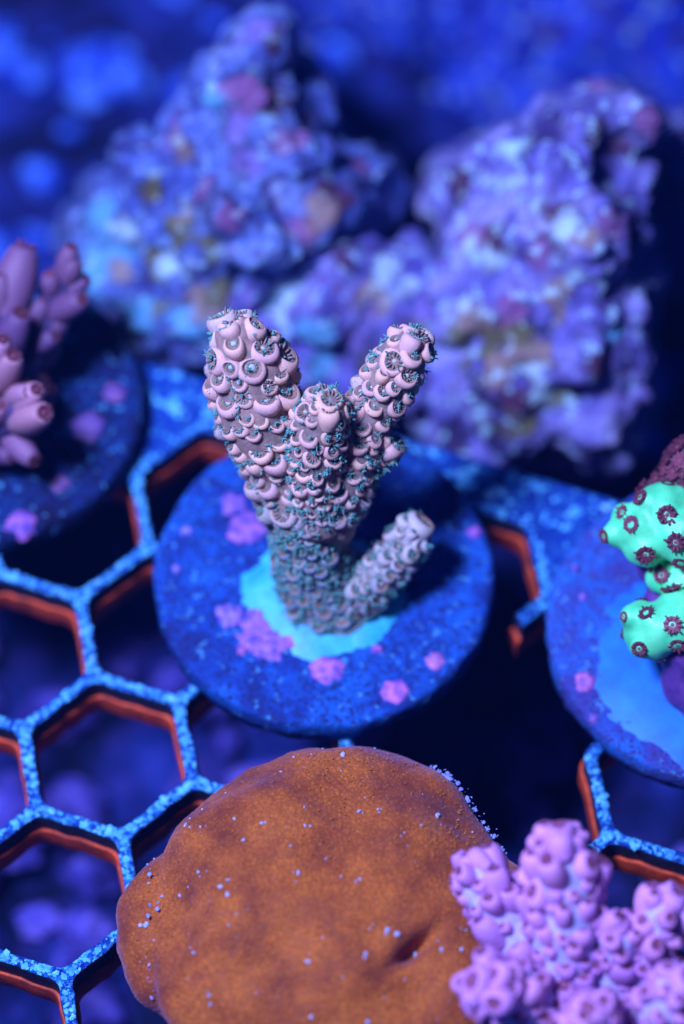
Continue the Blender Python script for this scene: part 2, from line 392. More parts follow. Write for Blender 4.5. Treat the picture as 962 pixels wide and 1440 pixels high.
def union_outline(cells):
    nxt = {}; pt = {}; edges = set()
    for c in cells:
        vs_ = cverts(*c)
        for k in range(6):
            a, b_ = key(vs_[k]), key(vs_[(k+1) % 6]); pt[a] = vs_[k]; pt[b_] = vs_[(k+1) % 6]; edges.add((a, b_))
    def near(e, s): return any(abs(e[1][0]-f[0][0])+abs(e[1][1]-f[0][1])+abs(e[0][0]-f[1][0])+abs(e[0][1]-f[1][1]) < .02 for f in s)
    edges = [e for e in edges if not near(e, edges)]
    out = [edges[0]]
    while len(out) < len(edges):
        cur = out[-1][1]
        e = min((f for f in edges if f not in out), key=lambda f: abs(f[0][0]-cur[0])+abs(f[0][1]-cur[1]))
        out.append(e)
    return [pt[e[0]] for e in out]
def inset(poly, d):
    n = len(poly); out = []
    for k in range(n):
        a, p, c_ = poly[k-1], poly[k], poly[(k+1) % n]
        e1 = (p-a).normalized(); e2 = (c_-p).normalized()
        n1 = Vector((-e1.y, e1.x)); n2 = Vector((-e2.y, e2.x))
        m = (n1+n2); m = m/m.dot(n1); out.append(p+m*d)
    return out
def roundc(poly, r, seed):
    n = len(poly); out = []; rn = random.Random(seed)
    for k in range(n):
        a, p, c_ = poly[k-1], poly[k], poly[(k+1) % n]
        u = (a-p).normalized()*r; w = (c_-p).normalized()*r
        for t in (0, .33, .67, 1): out.append((p+u)*(1-t)**2+p*(2*t*(1-t))+(p+w)*t*t)
        L = (c_-p).length
        for t in (.2, .35, .5, .65, .8):                 # slightly uneven, crusted edges
            q = p+(c_-p)*t; out.append(q+Vector((rn.uniform(-1, 1), rn.uniform(-1, 1)))*.016)
    return out
hole_polys = [cverts(i, j) for i, j in holes_cells if (i, j) not in broken] + [union_outline(broken)]
o_edge = .70
A0 = l0+ldir*-12+lnor*o_edge; A1 = l0+ldir*16+lnor*o_edge
outline = [A0, A0+ldir*0-lnor*17, A1-lnor*17, A1]
def rack_curve(name, half_w, z0, z1, bev):
    cu = bpy.data.curves.new(name, 'CURVE'); cu.dimensions = '2D'; cu.fill_mode = 'BOTH'
    cu.extrude = (z1-z0)/2-bev; cu.bevel_depth = bev; cu.bevel_resolution = 2; cu.offset = 0.0
    polys = [outline]+[roundc(inset(p, half_w), .14, i) for i, p in enumerate(hole_polys)]
    for pl in polys:
        sp = cu.splines.new('POLY'); sp.points.add(len(pl)-1); sp.use_cyclic_u = True
        for q, pt_ in zip(sp.points, pl): q.co = (pt_.x, pt_.y, 0, 1)
    o = bpy.data.objects.new('tmp', cu); C.objects.link(o)
    me = bpy.data.meshes.new_from_object(o.evaluated_get(bpy.context.evaluated_depsgraph_get()))
    bpy.data.objects.remove(o); bpy.data.curves.remove(cu)
    me.transform(Matrix.Translation((0, 0, (z0+z1)/2)))
    return me
rack = empty('frag_rack', (0, 0, -.75))
tag(rack, 'blue speckled honeycomb rack with red underside carrying the coral discs', 'rack')
def rack_part(name, me, mats):
    me.materials.clear()
    for m in mats: me.materials.append(m)
    if len(mats) == 2:
        for p in me.polygons: p.material_index = 0 if p.normal.z > .35 else 1
    o = obj(name, me); place(o, rack, Matrix.Identity(4)); return o
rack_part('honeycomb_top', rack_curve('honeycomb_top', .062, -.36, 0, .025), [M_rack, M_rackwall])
rack_part('red_underlayer', rack_curve('red_underlayer', .100, -.75, -.363, .02), [M_red])
# the snapped bar end at the broken-out opening
sv = P(773, 840, 0); dv = (P(680, 912, 0)-sv).normalized(); sd_ = Vector((-dv.y, dv.x, 0))
def stub(z0, z1, L, hw):
    bm = bmesh.new(); g = bmesh.ops.create_cube(bm, size=1)
    for v in g['verts']:
        t = v.co.x+.5; q = sv+dv*(.05+t*L*(1+.12*v.co.y))+sd_*(v.co.y*2*hw); v.co = Vector((q.x, q.y, z0+(v.co.z+.5)*(z1-z0)))
    bmesh.ops.bevel(bm, geom=bm.edges[:], offset=.02, segments=2, affect='EDGES'); return bm
me = bpy.data.meshes.new('s'); bm = stub(-.355, -.004, .52, .1); bm.to_mesh(me); bm.free(); rack_part('broken_bar', me, [M_rack, M_rackwall])
me = bpy.data.meshes.new('s'); bm = stub(-.745, -.37, .60, .11); bm.to_mesh(me); bm.free(); rack_part('broken_bar', me, [M_red])
# crust of fine sediment on the rack's top
b = NB('pale_sediment'); M_sed = b.fin(b.ramp(b.noise(5, 3), [(.35, (.03, .22, .6)), (.6, (.12, .5, .75)), (.8, (.4, .6, .7))]), .8, spec=.2)
rnd = random.Random(3); bm = bmesh.new()
def grain(bm, p, r, rnd, flat=.6):
    g = bmesh.ops.create_icosphere(bm, subdivisions=1, radius=1)
    s = [rnd.uniform(.6, 1.4)*r for _ in range(2)]+[r*flat]; rot = Matrix.Rotation(rnd.random()*6.3, 3, 'Z')
    for v in g['verts']:
        q = rot @ Vector((v.co.x*s[0], v.co.y*s[1], v.co.z*s[2])); v.co = q*(rnd.uniform(.75, 1.2))+p
seen = set()
for ce in holes_cells:
    vs_ = cverts(*ce)
    for k in range(6):
        a, b_ = vs_[k], vs_[(k+1) % 6]
        kk = tuple(sorted((key(a), key(b_)))); mid = (a+b_)/2
        if any(abs(kk[0][0]-q[0][0])+abs(kk[0][1]-q[0][1])+abs(kk[1][0]-q[1][0])+abs(kk[1][1]-q[1][1]) < .03 for q in seen): continue
        seen.add(kk)
        if mid.x < -6 or mid.x > 6 or mid.y < -8: continue
        if any((mid-cell(*x)).length < HA*.95 for x in broken) and sum((mid-cell(*x)).length < HA*.95 for x in broken) > 1: continue
        e = (b_-a); nn = Vector((-e.y, e.x)).normalized()
        for _ in range(46):
            q = a+e*rnd.random()+nn*rnd.gauss(0, .04)
            if abs((q-a).dot(nn)) < .06: grain(bm, Vector((q.x, q.y, .004)), rnd.choice((.014, .02, .026, .034, .05)), rnd)
for _ in range(420):
    q = l0+ldir*rnd.uniform(-3, 9)+lnor*rnd.uniform(.02, .65); grain(bm, Vector((q.x, q.y, .004)), rnd.choice((.015, .02, .03, .05, .08)), rnd, .4)
o = obj('sediment_crust', bm, M_sed); place(o, rack, Matrix.Identity(4)); o['kind'] = 'stuff'

# ------------------------------------------------------------------ frag discs
def frag_disc(px, py, R, th, mat, label, seed, stem=.62):
    c = P(px, py, th+.01); root = Vector((c.x, c.y, .01))
    prof = [(0, -1.25, 0), (stem*.85, -1.25, 0), (stem, -1.1, 0), (stem*1.05, -.02, 0), (stem*1.1, 0, 0), (R*.6, 0, 0), (R*.97, .0, 0), (R*.995, .05, 0), (R, th*.5, 0), (R*.995, th*.85, 0), (R*.985, th*.95, 0), (R*.965, th, 0)]
    prof += [(R*.965*k/34, th, 0) for k in range(33, 0, -1)]+[(0, th, 0)]
    V, F = lathe(prof, 110)
    V2 = []
    for x, y, z in V:
        q = Vector((x, y, z)); r = math.hypot(x, y)
        k = 1+.014*fbm(Vector((x, y, z))*1.4+Vector((seed, 0, 0)), 3)+(.014*fbm(q*5+Vector((seed, 0, 0)), 3) if r > R*.9 else 0)
        if z > th*.5 and r < R*.97: q.z += .030*fbm(Vector((x*3, y*3, seed)), 4)+.02*fbm(Vector((x*10, y*10, seed)), 2)
        V2.append((q.x*k, q.y*k, q.z))
    o = obj('frag_disc', pyd('frag_disc', V2, F), mat); o.location = root
    tag(o, label, 'frag disc', 'round frag discs set in the rack')
    return o
def blob(px, py, disc, th, r, col, seed, h=.05, name='coralline_patch', mat=None, parent=None):
    """thin irregular crust lying on a disc"""
    c = P(px, py, th+.01); rn = random.Random(seed); n = 28; rings = 6; V = []; F = []
    pr = parent or disc; ctr = c-Vector(pr.location)
    V.append(ctr+Vector((0, 0, h)))
    for k in range(1, rings+1):
        t = k/rings
        for a in range(n):
            an = 2*math.pi*a/n; rr = r*t*(1+(1 if h < .1 else .35)*(.30*noise.noise(Vector((math.cos(an)*1.4, math.sin(an)*1.4, seed*3.7)))+.22*noise.noise(Vector((math.cos(an)*3.5, math.sin(an)*3.5, seed*1.7)))+.10*noise.noise(Vector((math.cos(an)*8, math.sin(an)*8, seed*2.7)))))
            zz = h*(1-t**(4 if h < .1 else 2.2))-.04*(t**6)+(.022 if h < .1 else .04)*noise.noise(Vector((rr*9*math.cos(an), rr*9*math.sin(an), seed)))
            V.append(ctr+Vector((rr*math.cos(an), rr*math.sin(an), zz)))
    for a in range(n): F.append((0, 1+a, 1+(a+1) % n))
    for k in range(rings-1):
        for a in range(n):
            i = 1+k*n+a; i2 = 1+k*n+(a+1) % n; F.append((i, i+n, i2+n, i2))
    o = obj(name, pyd(name, V, F), mat or M_patch, pr); o.color = (*col, 1); return o
TH = .46
disc_c = frag_disc(455, 806, 2.36, TH, M_disc, 'blue speckled round disc with pink crust spots under the forked tan coral', 1)
for i, (px, py, r, col) in enumerate([(345, 742, .30, (.8, .5, 1.1)), (330, 708, .2, (.6, .6, 1.2)), (322, 865, .22, (.45, .75, 1.3)), (362, 872, .22, (.8, .7, 1.2)), (372, 893, .42, (.8, .6, 1.1)),
        (340, 913, .10, (1.6, .9, .9)), (413, 900, .20, (1.5, .6, 1.0)), (460, 941, .26, (1.3, .7, 1.1)), (556, 973, .21, (1.5, .7, 1.2)), (530, 913, .09, (1.2, .6, 1.2)),
        (612, 931, .15, (1.6, 1.0, .9)), (668, 748, .12, (1.1, .5, 1.2)), (262, 748, .09, (.5, 1.4, 1.6)), (248, 800, .07, (.4, 1.2, 1.6))]):
    blob(px, py, disc_c, TH, r, col, i+1)
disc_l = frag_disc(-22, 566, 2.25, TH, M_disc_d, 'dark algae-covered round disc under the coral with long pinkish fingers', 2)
for i, (px, py, r, col) in enumerate([(30, 735, .24, (.7, .3, .8)), (162, 552, .2, (.15, .06, .3)), (85, 680, .16, (.15, .06, .2)), (125, 600, .26, (.04, .1, .4))]):
    blob(px, py, disc_l, TH, r, col, 30+i)
disc_r = frag_disc(1012, 880, 2.36, TH, M_disc_r, 'pale blue round disc under the neon green coral', 3)
for i, (px, py, r, col) in enumerate([(822, 958, .17, (1.4, .7, 1.0)), (810, 800, .06, (1, .8, 1.2)), (835, 1010, .07, (.8, .9, 1.3)), (820, 840, .07, (.9, .8, 1.3))]):
    blob(px, py, disc_r, TH, r, col, 50+i)
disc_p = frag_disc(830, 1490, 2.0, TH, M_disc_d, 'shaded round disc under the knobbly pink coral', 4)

# ------------------------------------------------------------------ stony corals with corallites
def cup_mesh(name, prof, seg, seed, wob=.04):
    V, F = lathe(prof, seg, .012, seed, wob); return pyd(name, V, F)
def polyp_mesh(name, r, z, sx, ntent, tl, tr, seed, splay=.8, mats=(None, None, None), mouth=.25):
    """flat disc, ring of tentacles and small mouth; slots: disc, tentacle, mouth"""
    rn = random.Random(seed)
    V, F = lathe([(r, z-.06, sx), (r*.9, z, sx), (r*.5, z-.03, sx), (0, z-.06, sx)], 12, .01, seed)
    V = [Vector(v) for v in V]; mi = [0]*len(F)
    for k in range(ntent):
        a = 2*math.pi*(k+rn.uniform(-.2, .2))/ntent; d = Vector((math.cos(a), math.sin(a), 0))
        base = Vector((sx, 0, z))+d*r*.62
        l = tl*rn.uniform(.55, 1.25)
        mid = base+d*(l*.5*splay)+Vector((0, 0, l*.5)); tip = base+d*(l*splay*1.05)+Vector((0, 0, l*.72))
        k_ = cone(V, F, base, tip, tr, 4, mid, .55); mi += [0]*4+[1]*(k_-4)
    V3, F3 = lathe([(r*mouth, z-.05, sx), (r*mouth*.8, z+.07, sx), (0, z+.02, sx)], 8, .01, seed+1)
    o = len(V); V += [Vector(v) for v in V3]; F += [tuple(i+o for i in f) for f in F3]; mi += [2]*len(F3)
    me = pyd(name, V, F)
    for m in mats: me.materials.append(m)
    me.polygons.foreach_set('material_index', mi); return me
def corallite_sites(path, spacing, var, pack, rn, s0=.06, s1=1.0, dome=False):
    """staggered rings of sites up a branch: point, normal, tangent, fraction along, radius"""
    fr = frames(path); L = [0]
    for a, b_ in zip(fr, fr[1:]): L.append(L[-1]+(b_[0]-a[0]).length)
    tot = L[-1]; out = []; acc = []
    ext = fr[-1][1]*1.25 if dome else 0
    for _ in range(2600):
        s = rn.uniform(tot*s0, tot*s1+ext); a = rn.uniform(0, 2*math.pi)
        if s <= tot:
            i = min(max(k for k in range(len(L)) if L[k] <= s), len(fr)-2); t = (s-L[i])/max(1e-6, L[i+1]-L[i])
            p = fr[i][0].lerp(fr[i+1][0], t); r = fr[i][1]*(1-t)+fr[i+1][1]*t; tt, x, y = fr[i][2], fr[i][3], fr[i][4]
            nn = x*math.cos(a)+y*math.sin(a); q = p+nn*r*.97; f = s/tot
        else:
            p, r, tt0, x, y = fr[-1]; el = (s-tot)/ext*1.15; d = x*math.cos(a)+y*math.sin(a)
            if rn.random() > math.cos(el): continue
            nn = d*math.cos(el)+tt0*math.sin(el); q = p+d*r*math.cos(el)*.97+tt0*r*.8*math.sin(el); tt = (tt0*math.cos(el)-d*math.sin(el)).normalized(); f = 1.0
        w = rn.uniform(*var); sp = (spacing(f) if callable(spacing) else spacing)*w
        if any((q-q2).length < (sp+sp2)*.5*pack for q2, sp2 in acc): continue
        acc.append((q, sp)); out.append((q, nn, tt, f, r, sp))
    return out
def build_coral(root, branches, cups, polyps, style, seed, limit=290):
    """branches: list of dict(path, color fn...) ; style gives scale, tilt, colours"""
    rn = random.Random(seed); sites = []
    for bi, br in enumerate(branches):
        path = catmull(br['path'], 7)
        o = obj('branch', tube(path, 24, .04, bi*5), M_branch); place(o, root, Matrix.Identity(4))
        o.color = (*br['body'], 1)
        inner = [q for k, q in enumerate(branches) if k != bi]
        for p, n, t, f, r, sp in corallite_sites(path, br.get('spacing', style['spacing']), style['var'], style.get('pack', .85), rn, br.get('s0', .05), br.get('s1', 1.0), bool(br.get('axial', 1))):
            if any((p-q).length < rr*.86 for ob in inner for q, rr in ob['_p']): continue
            if p.z < br.get('zmin', TH+.02): continue
            if br.get('axial', 1) and (p-path[-1][0]-(path[-1][0]-path[-2][0]).normalized()*path[-1][1]*.6).length < path[-1][1]*br.get('axial', 1)*.8: continue
            sites.append((p, n, t, f, sp, br))
        e, er = path[-1]; tt = (path[-1][0]-path[-2][0]).normalized()
        if br.get('axial', 1):
            sites.append((e+tt*er*.45, tt, tt, 2.0, er*br.get('axial', 1)*2, br))
    def score(s):
        v = (CAM-s[0]).normalized(); return s[1].dot(v)+.35*s[2].dot(v)
    sites.sort(key=lambda s: -score(s))
    rest_v = []; rest_f = []; rest_m = []
    for k, (p, n, t, f, sp, br) in enumerate(sites):
        tip = f > 1.5
        lean = style['lean']+rn.uniform(-.22, .22)
        ax = t if tip else (n*(1-lean)+t*lean+Vector((rn.uniform(-.12, .12), rn.uniform(-.12, .12), rn.uniform(-.12, .12))))
        inr = (n.orthogonal() if tip else -n)
        sc = sp*(.5 if tip else style['size'])
        ln = sc*(1.0 if tip else style['length']*rn.uniform(.7, 1.4))
        W = frame_mat(p-(n*0 if tip else n*sc*.25), ax, inr, sc, ln)
        cm = cups[rn.randrange(len(cups))]; pm = polyps[rn.randrange(len(polyps))]
        col = br['cup'](min(f, 1.0), p)
        if k < limit:
            o = obj('corallite', cm); place(o, root, W)
            j = rn.uniform(.88, 1.1); o.color = (col[0]*j, col[1]*j, col[2]*rn.uniform(.92, 1.08), 1)
            q = obj('polyp', pm); q.parent = o; q.color = (*br['polyp'], 1)
        else:
            W2 = Matrix.Translation(-Vector(root.location)) @ W
            for src, slot in ((cm, 0), (pm, None)):
                o0 = len(rest_v); rest_v += [W2 @ v.co for v in src.vertices]
                for pl in src.polygons:
                    rest_f.append(tuple(i+o0 for i in pl.vertices)); rest_m.append(0 if slot == 0 else 1+pl.material_index)
    if rest_f:
        me = pyd('far_corallites', rest_v, rest_f)
        for m in [cups[0].materials[0]]+list(polyps[0].materials): me.materials.append(m)
        me.polygons.foreach_set('material_index', rest_m)
        o = obj('corallite_cover', me); o.parent = root; o['kind'] = 'stuff'; o.color = (*branches[0]['cup'](.4, Vector((0, 0, 2.35))), 1)
    return sites
def mkpath(pts): return [(P(a, b_, z), r) for a, b_, z, r in pts]
def prep(branches):
    for br in branches: br['_p'] = catmull(br['path'], 5)
def lerp3(a, b_, t): return tuple(a[i]*(1-t)+b_[i]*t for i in range(3))

# --- the forked tan coral in the middle
tan_cups = [cup_mesh('tan_cup', [(.7, -1.0, .1), (.95, -.5, 0), (1.1, .0, -.06), (1.08, .34, -.08), (.95, .60, -.03), (.76, .68, .07), (.62, .60, .14), (.54, .3, .17), (0, .2, .17)], 16, s, .07) for s in range(4)]
for m in tan_cups:
    m.materials.append(M_cup); m.materials.append(M_rim)
    m.polygons.foreach_set('material_index', [1 if k >= 16*5 else 0 for k in range(len(m.polygons))])
tan_polyps = [polyp_mesh('tan_polyp', .56, .46, .15, 11-s % 3, (.50, .26, .42, .20, .56)[s], .095, s, (.75, .3, .6, .2, .85)[s], (M_rim, M_tent, M_tentg), (.34, .5, .4, .55, .3)[s]) for s in range(5)]
base_c = P(452, 838, TH); coral = empty('staghorn_coral', (base_c.x, base_c.y, TH+.01))
tag(coral, 'forked tan and pink staghorn coral with teal fuzzy polyps on the middle disc', 'coral')
GREY = (.20, .30, .36); PINK = (.84, .50, .39)
def tancol(lo, hi):
    def fn(f, p):
        k = max(0, min(1, (p.z-lo)/(hi-lo))); return lerp3((.24, .33, .38), PINK, k*k*(3-2*k))
    return fn
BODY = (.20, .27, .27)
tb = [
 dict(path=mkpath([(458, 836, .40, .78), (453, 824, .60, .62), (440, 790, 1.1, .48), (431, 740, 1.7, .48), (430, 690, 2.2, .47)]), spacing=.215, body=(.17, .22, .22), axial=0),
 dict(path=mkpath([(425, 735, 1.8, .42), (396, 660, 2.5, .42), (370, 595, 3.1, .54), (355, 540, 3.6, .53), (344, 500, 4.0, .45), (332, 470, 4.3, .29)]), spacing=lambda f: .28+.08*f, body=(.36, .22, .18), s0=.12, axial=.62),
 dict(path=mkpath([(448, 730, 1.9, .42), (443, 668, 2.7, .37), (448, 610, 3.4, .36), (458, 578, 3.85, .30)]), spacing=lambda f: .195+.03*f, body=(.32, .21, .18), s0=.1, axial=.62),
 dict(path=mkpath([(455, 735, 1.8, .44), (488, 660, 2.6, .36), (522, 580, 3.3, .32), (554, 524, 3.8, .33), (576, 490, 4.1, .28)]), spacing=lambda f: .23+.06*f, body=(.32, .21, .18), s0=.1, axial=.62),
 dict(path=mkpath([(478, 842, .52, .42), (514, 826, .82, .33), (550, 790, 1.2, .28), (582, 750, 1.55, .24)]), spacing=lambda f: .19+.03*f, body=(.34, .32, .32), s0=.05, axial=.8),
 dict(path=mkpath([(490, 690, 2.2, .28), (502, 664, 2.55, .22), (508, 646, 2.8, .17)]), spacing=.19, body=(.36, .28, .25), s0=.2, axial=.8),
 dict(path=mkpath([(505, 655, 2.4, .24), (533, 640, 2.7, .18), (550, 630, 2.85, .15)]), spacing=.22, body=(.36, .28, .25), s0=.2, axial=.9),
]
for k, br in enumerate(tb):
    br['cup'] = tancol(1.7, 2.9) if k != 4 else (lambda f, p: lerp3((.36, .36, .38), (.62, .54, .50), f))
    br['polyp'] = (.24, .13, .10)
prep(tb)
sites = build_coral(coral, tb, tan_cups, tan_polyps, dict(spacing=.22, lean=.50, size=.52, length=1.0, var=(.60, 1.22), pack=.79), 11, 300)
# fine teal tentacles between the corallites, dense low on the trunk
rnd = random.Random(21); V = []; F = []
for p, n, t, f, sp, br in sites:
    low = p.z < 2.5 and br is not tb[4]
    for _ in range(rnd.choice((3, 4, 5)) if low else rnd.choice((1, 2, 3))):
        q = p+t*rnd.uniform(-.12, .12)+n.cross(t)*rnd.uniform(-.14, .14)+n*.03
        for _ in range(7):
            d = (n*.7+Vector((rnd.gauss(0, .5), rnd.gauss(0, .5), rnd.gauss(0, .5)+.2))).normalized()
            l = rnd.uniform(.03, .085); cone(V, F, q, q+d*l, .0095, 4, None, .8)
o = obj('polyp_tentacles', pyd('t', [v-Vector(coral.location) for v in V], F), M_tent, coral); o['kind'] = 'stuff'
blob(450, 832, None, TH, 1.10, (1, 1, 1), 77, .16, 'encrusting_base', M_cyan, coral)
blob(496, 850, None, TH, .72, (1, 1, 1), 78, .13, 'encrusting_base', M_cyan, coral)

# --- pink coral at the front right
pk_cups = [cup_mesh('pink_cup', [(.8, -.8, 0), (1.02, -.2, 0), (1.1, .25, 0), (1.02, .65, 0), (.82, .92, .02), (.56, 1.04, .06), (.38, .98, .1), (.28, .74, .1), (0, .7, .1)], 16, s, .10) for s in range(4)]
b = NB('pink_skin'); n1 = b.noise(7, 4)
M_pink = b.fin(b.mix(b.ramp(n1, [(.3, .5), (.65, 0.0)]), b.objcol(), (.75, .65, .85), 'MULTIPLY'), .5, b.noise(40, 2), .01, .4, .4, .35)
b = NB('mauve_rim'); M_mauve = b.fin(b.ramp(b.noise(3), [(.3, (.22, .06, .16)), (.7, (.46, .15, .34))]), .6)
for m in pk_cups:
    m.materials.append(M_pink); m.materials.append(M_mauve)
    m.polygons.foreach_set('material_index', [1 if k >= 16*5 else 0 for k in range(len(m.polygons))])
pk_polyps = [polyp_mesh('pink_polyp', .40, .96, .1, 10, .24, .075, s, .6, (M_mauve, M_maroon, M_pink), .35) for s in range(4)]
base_p = P(840, 1470, TH); pinkc = empty('pink_coral', (base_p.x, base_p.y, TH+.01))
tag(pinkc, 'knobbly lavender pink branching coral with brown polyp mouths beside the orange mound', 'coral')
pb = [
 dict(path=mkpath([(830, 1470, .45, .75), (800, 1420, .8, .70), (770, 1370, 1.1, .55)]), axial=0),
 dict(path=mkpath([(800, 1420, .8, .45), (730, 1320, 1.4, .38), (690, 1260, 1.8, .36), (672, 1228, 2.0, .28)]), axial=.62),
 dict(path=mkpath([(810, 1420, .8, .50), (800, 1320, 1.7, .46), (792, 1245, 2.3, .44), (788, 1195, 2.7, .32)]), axial=.62),
 dict(path=mkpath([(790, 1450, .8, .45), (730, 1410, 1.6, .42), (685, 1390, 2.2, .34)]), axial=.65),
 dict(path=mkpath([(850, 1440, .7, .42), (862, 1370, 1.4, .30), (868, 1315, 2.0, .26)]), axial=.65),
 dict(path=mkpath([(880, 1440, .7, .45), (910, 1340, 1.6, .32), (940, 1280, 2.2, .28)]), axial=.65),
 dict(path=mkpath([(890, 1480, .7, .45), (930, 1430, 1.6, .38), (955, 1395, 2.2, .32)]), axial=.65),
 dict(path=mkpath([(850, 1490, .7, .45), (838, 1455, 1.6, .36), (830, 1432, 2.2, .30)]), axial=.7),
]
for br in pb:
    br['body'] = (.62, .50, .85); br['polyp'] = (.2, .06, .08)
    br['cup'] = lambda f, p: lerp3((.18, .08, .32), (.66, .30, .62), max(0, min(1, (p.z-.8)/1.4)))
prep(pb)
build_coral(pinkc, pb, pk_cups, pk_polyps, dict(spacing=.33, lean=.58, size=.46, length=1.3, var=(.55, 1.3), pack=.80), 5, 290)

# --- pinkish fingers coral at the left
lf_cups = [cup_mesh('finger_cup', [(.7, -.8, 0), (.98, .2, 0), (1.10, 1.1, 0), (.98, 1.9, 0), (.74, 2.55, 0), (.55, 2.74, .02), (.42, 2.64, .03), (.34, 2.3, .03), (0, 2.2, .03)], 16, s, .05) for s in range(4)]
for m in lf_cups: m.materials.append(M_pink)
lf_polyps = [polyp_mesh('finger_polyp', .54, 2.70, .02, 10, .30, .10, s, .6, (M_maroon, M_maroon, M_mouth), .3) for s in range(3)]
base_l = P(-15, 590, TH); lcoral = empty('finger_coral', (base_l.x, base_l.y, TH+.01))
tag(lcoral, 'dusky pink coral with long tubular fingers and red-brown tips on the dark disc', 'coral')
lb = [
 dict(path=mkpath([(-20, 600, .45, .6), (-5, 560, .9, .55), (10, 520, 1.3, .45)]), axial=0),
 dict(path=mkpath([(0, 550, 1.0, .4), (45, 480, 1.5, .26), (74, 430, 1.9, .20), (88, 388, 2.3, .15)]), axial=1.0),
 dict(path=mkpath([(-10, 560, 1.0, .4), (-5, 500, 1.6, .28), (-2, 440, 2.1, .2)]), axial=.9),
 dict(path=mkpath([(-30, 600, 1.0, .4), (-25, 550, 1.7, .3), (-12, 515, 2.2, .2)]), axial=.9),
 dict(path=mkpath([(-20, 610, .9, .35), (10, 590, 1.5, .26), (28, 572, 1.9, .2)]), axial=.9),
]
for k_l, br in enumerate(lb):
    br['body'] = (.08, .05, .15); br['polyp'] = (.2, .05, .06)
    br['cup'] = lambda f, p: lerp3((.06, .03, .10), (.17, .08, .16), max(0, min(1, f)))  # shadow over this coral is put into its darker colours
    if k_l >= 3: br['cup'] = lambda f, p: lerp3((.12, .05, .12), (.40, .20, .27), max(0, min(1, f)))
prep(lb)
build_coral(lcoral, lb, lf_cups, lf_polyps, dict(spacing=.56, lean=.68, size=.40, length=1.0, var=(.6, 1.3), pack=.85), 9, 200)

# ------------------------------------------------------------------ neon green coral
b = NB('neon_green'); n1 = b.noise(2.5, 4)
M_green = b.fin(b.ramp(n1, [(.25, (.05, .50, .20)), (.50, (.10, .76, .31)), (.8, (.20, .90, .38))]), .45, b.noise(45, 2), .008, .5, .5, .3, (.1, .3, .2))
b = NB('purple_underside'); n1 = b.noise(4, 4)
M_purple = b.fin(b.ramp(n1, [(.3, (.05, .02, .15)), (.7, (.14, .05, .26))]), .55, b.noise(40, 2), .01, .5, .35, .2)
base_g = P(1012, 880, TH); gcoral = empty('green_coral', (base_g.x, base_g.y, TH+.01))
tag(gcoral, 'neon green lobed coral dotted with maroon polyps on the pale blue disc', 'coral')
GL = Vector(gcoral.location)
def lob(ls): return [(P(a, b_, z)-GL, r) for a, b_, z, r in ls]
green_me = remesh('lobe', lumps_mesh(lob([(905, 742, 2.15, .36), (935, 722, 2.25, .40), (962, 752, 2.2, .44), (908, 768, 2.05, .30), (876, 748, 2.05, .22), (862, 752, 2.0, .12), (877, 724, 2.15, .18), (930, 705, 2.35, .26), (1000, 740, 2.2, .5), (1050, 760, 2.2, .5),
      (960, 820, 1.6, .30), (930, 812, 1.6, .22), (1000, 820, 1.6, .45)]), 3), .045, 5)
green_me2 = remesh('lobe', lumps_mesh(lob([(925, 886, 1.6, .36), (955, 872, 1.65, .40), (896, 868, 1.65, .22), (908, 900, 1.5, .28), (990, 880, 1.6, .45), (1040, 870, 1.6, .5)]), 3), .045, 5)
for k, me in enumerate((green_me, green_me2)):
    displace(me, lambda c, n: .05*fbm(c*2.2+Vector((k*7, 0, 0)), 2))
    me.materials.append(M_green); obj('lobe', me, None, gcoral)
stem_me = remesh('stem', lumps_mesh([(v, (r, r, r)) for v, r in lob([(1010, 900, .8, .75), (985, 915, 1.1, .55), (960, 905, 1.25, .36), (975, 960, .7, .45), (1000, 985, .5, .5), (960, 800, 1.3, .45), (925, 795, 1.45, .3), (1000, 800, 1.2, .7), (930, 850, 1.2, .3), (1010, 860, 1.2, .8)])], 3), .06, 5)
displace(stem_me, lambda c, n: .06*fbm(c*2, 2)); stem_me.materials.append(M_purple); obj('stem', stem_me, None, gcoral)
top_me = remesh('lobe', lumps_mesh(lob([(950, 690, 2.1, .34), (925, 696, 2.0, .24), (985, 665, 2.3, .5), (1030, 680, 2.3, .6)]), 3), .06, 4)
b = NB('brown_tissue'); M_brown = b.fin(b.ramp(b.noise(4, 4), [(.3, (.05, .03, .05)), (.7, (.12, .08, .08))]), .7)
top_me.materials.append(M_brown); obj('upper_lobe', top_me, None, gcoral)
blob(1000, 930, None, TH, 1.75, (1, 1, 1), 80, .10, 'encrusting_base', M_bluetissue, gcoral)
flower = [polyp_mesh('flower', .90, .10, 0, 13-s, .38+.03*s, .18, s, .8+.08*s, (M_maroon, M_maroon, M_mouth), .25) for s in range(4)]
def bvh_of(me): return BVHTree.FromPolygons([v.co.copy() for v in me.vertices], [tuple(p.vertices) for p in me.polygons])
trees = [bvh_of(m) for m in (green_me, green_me2, stem_me)]
rnd = random.Random(8); taken = []
def add_flower(p, n, s):
    o = obj('polyp', flower[rnd.randrange(4)])
    o.parent = gcoral; o.matrix_basis = frame_mat(p+n*.035, n, Vector((rnd.random(), rnd.random(), rnd.random())), s, s*rnd.uniform(.35, .8)); taken.append(p)
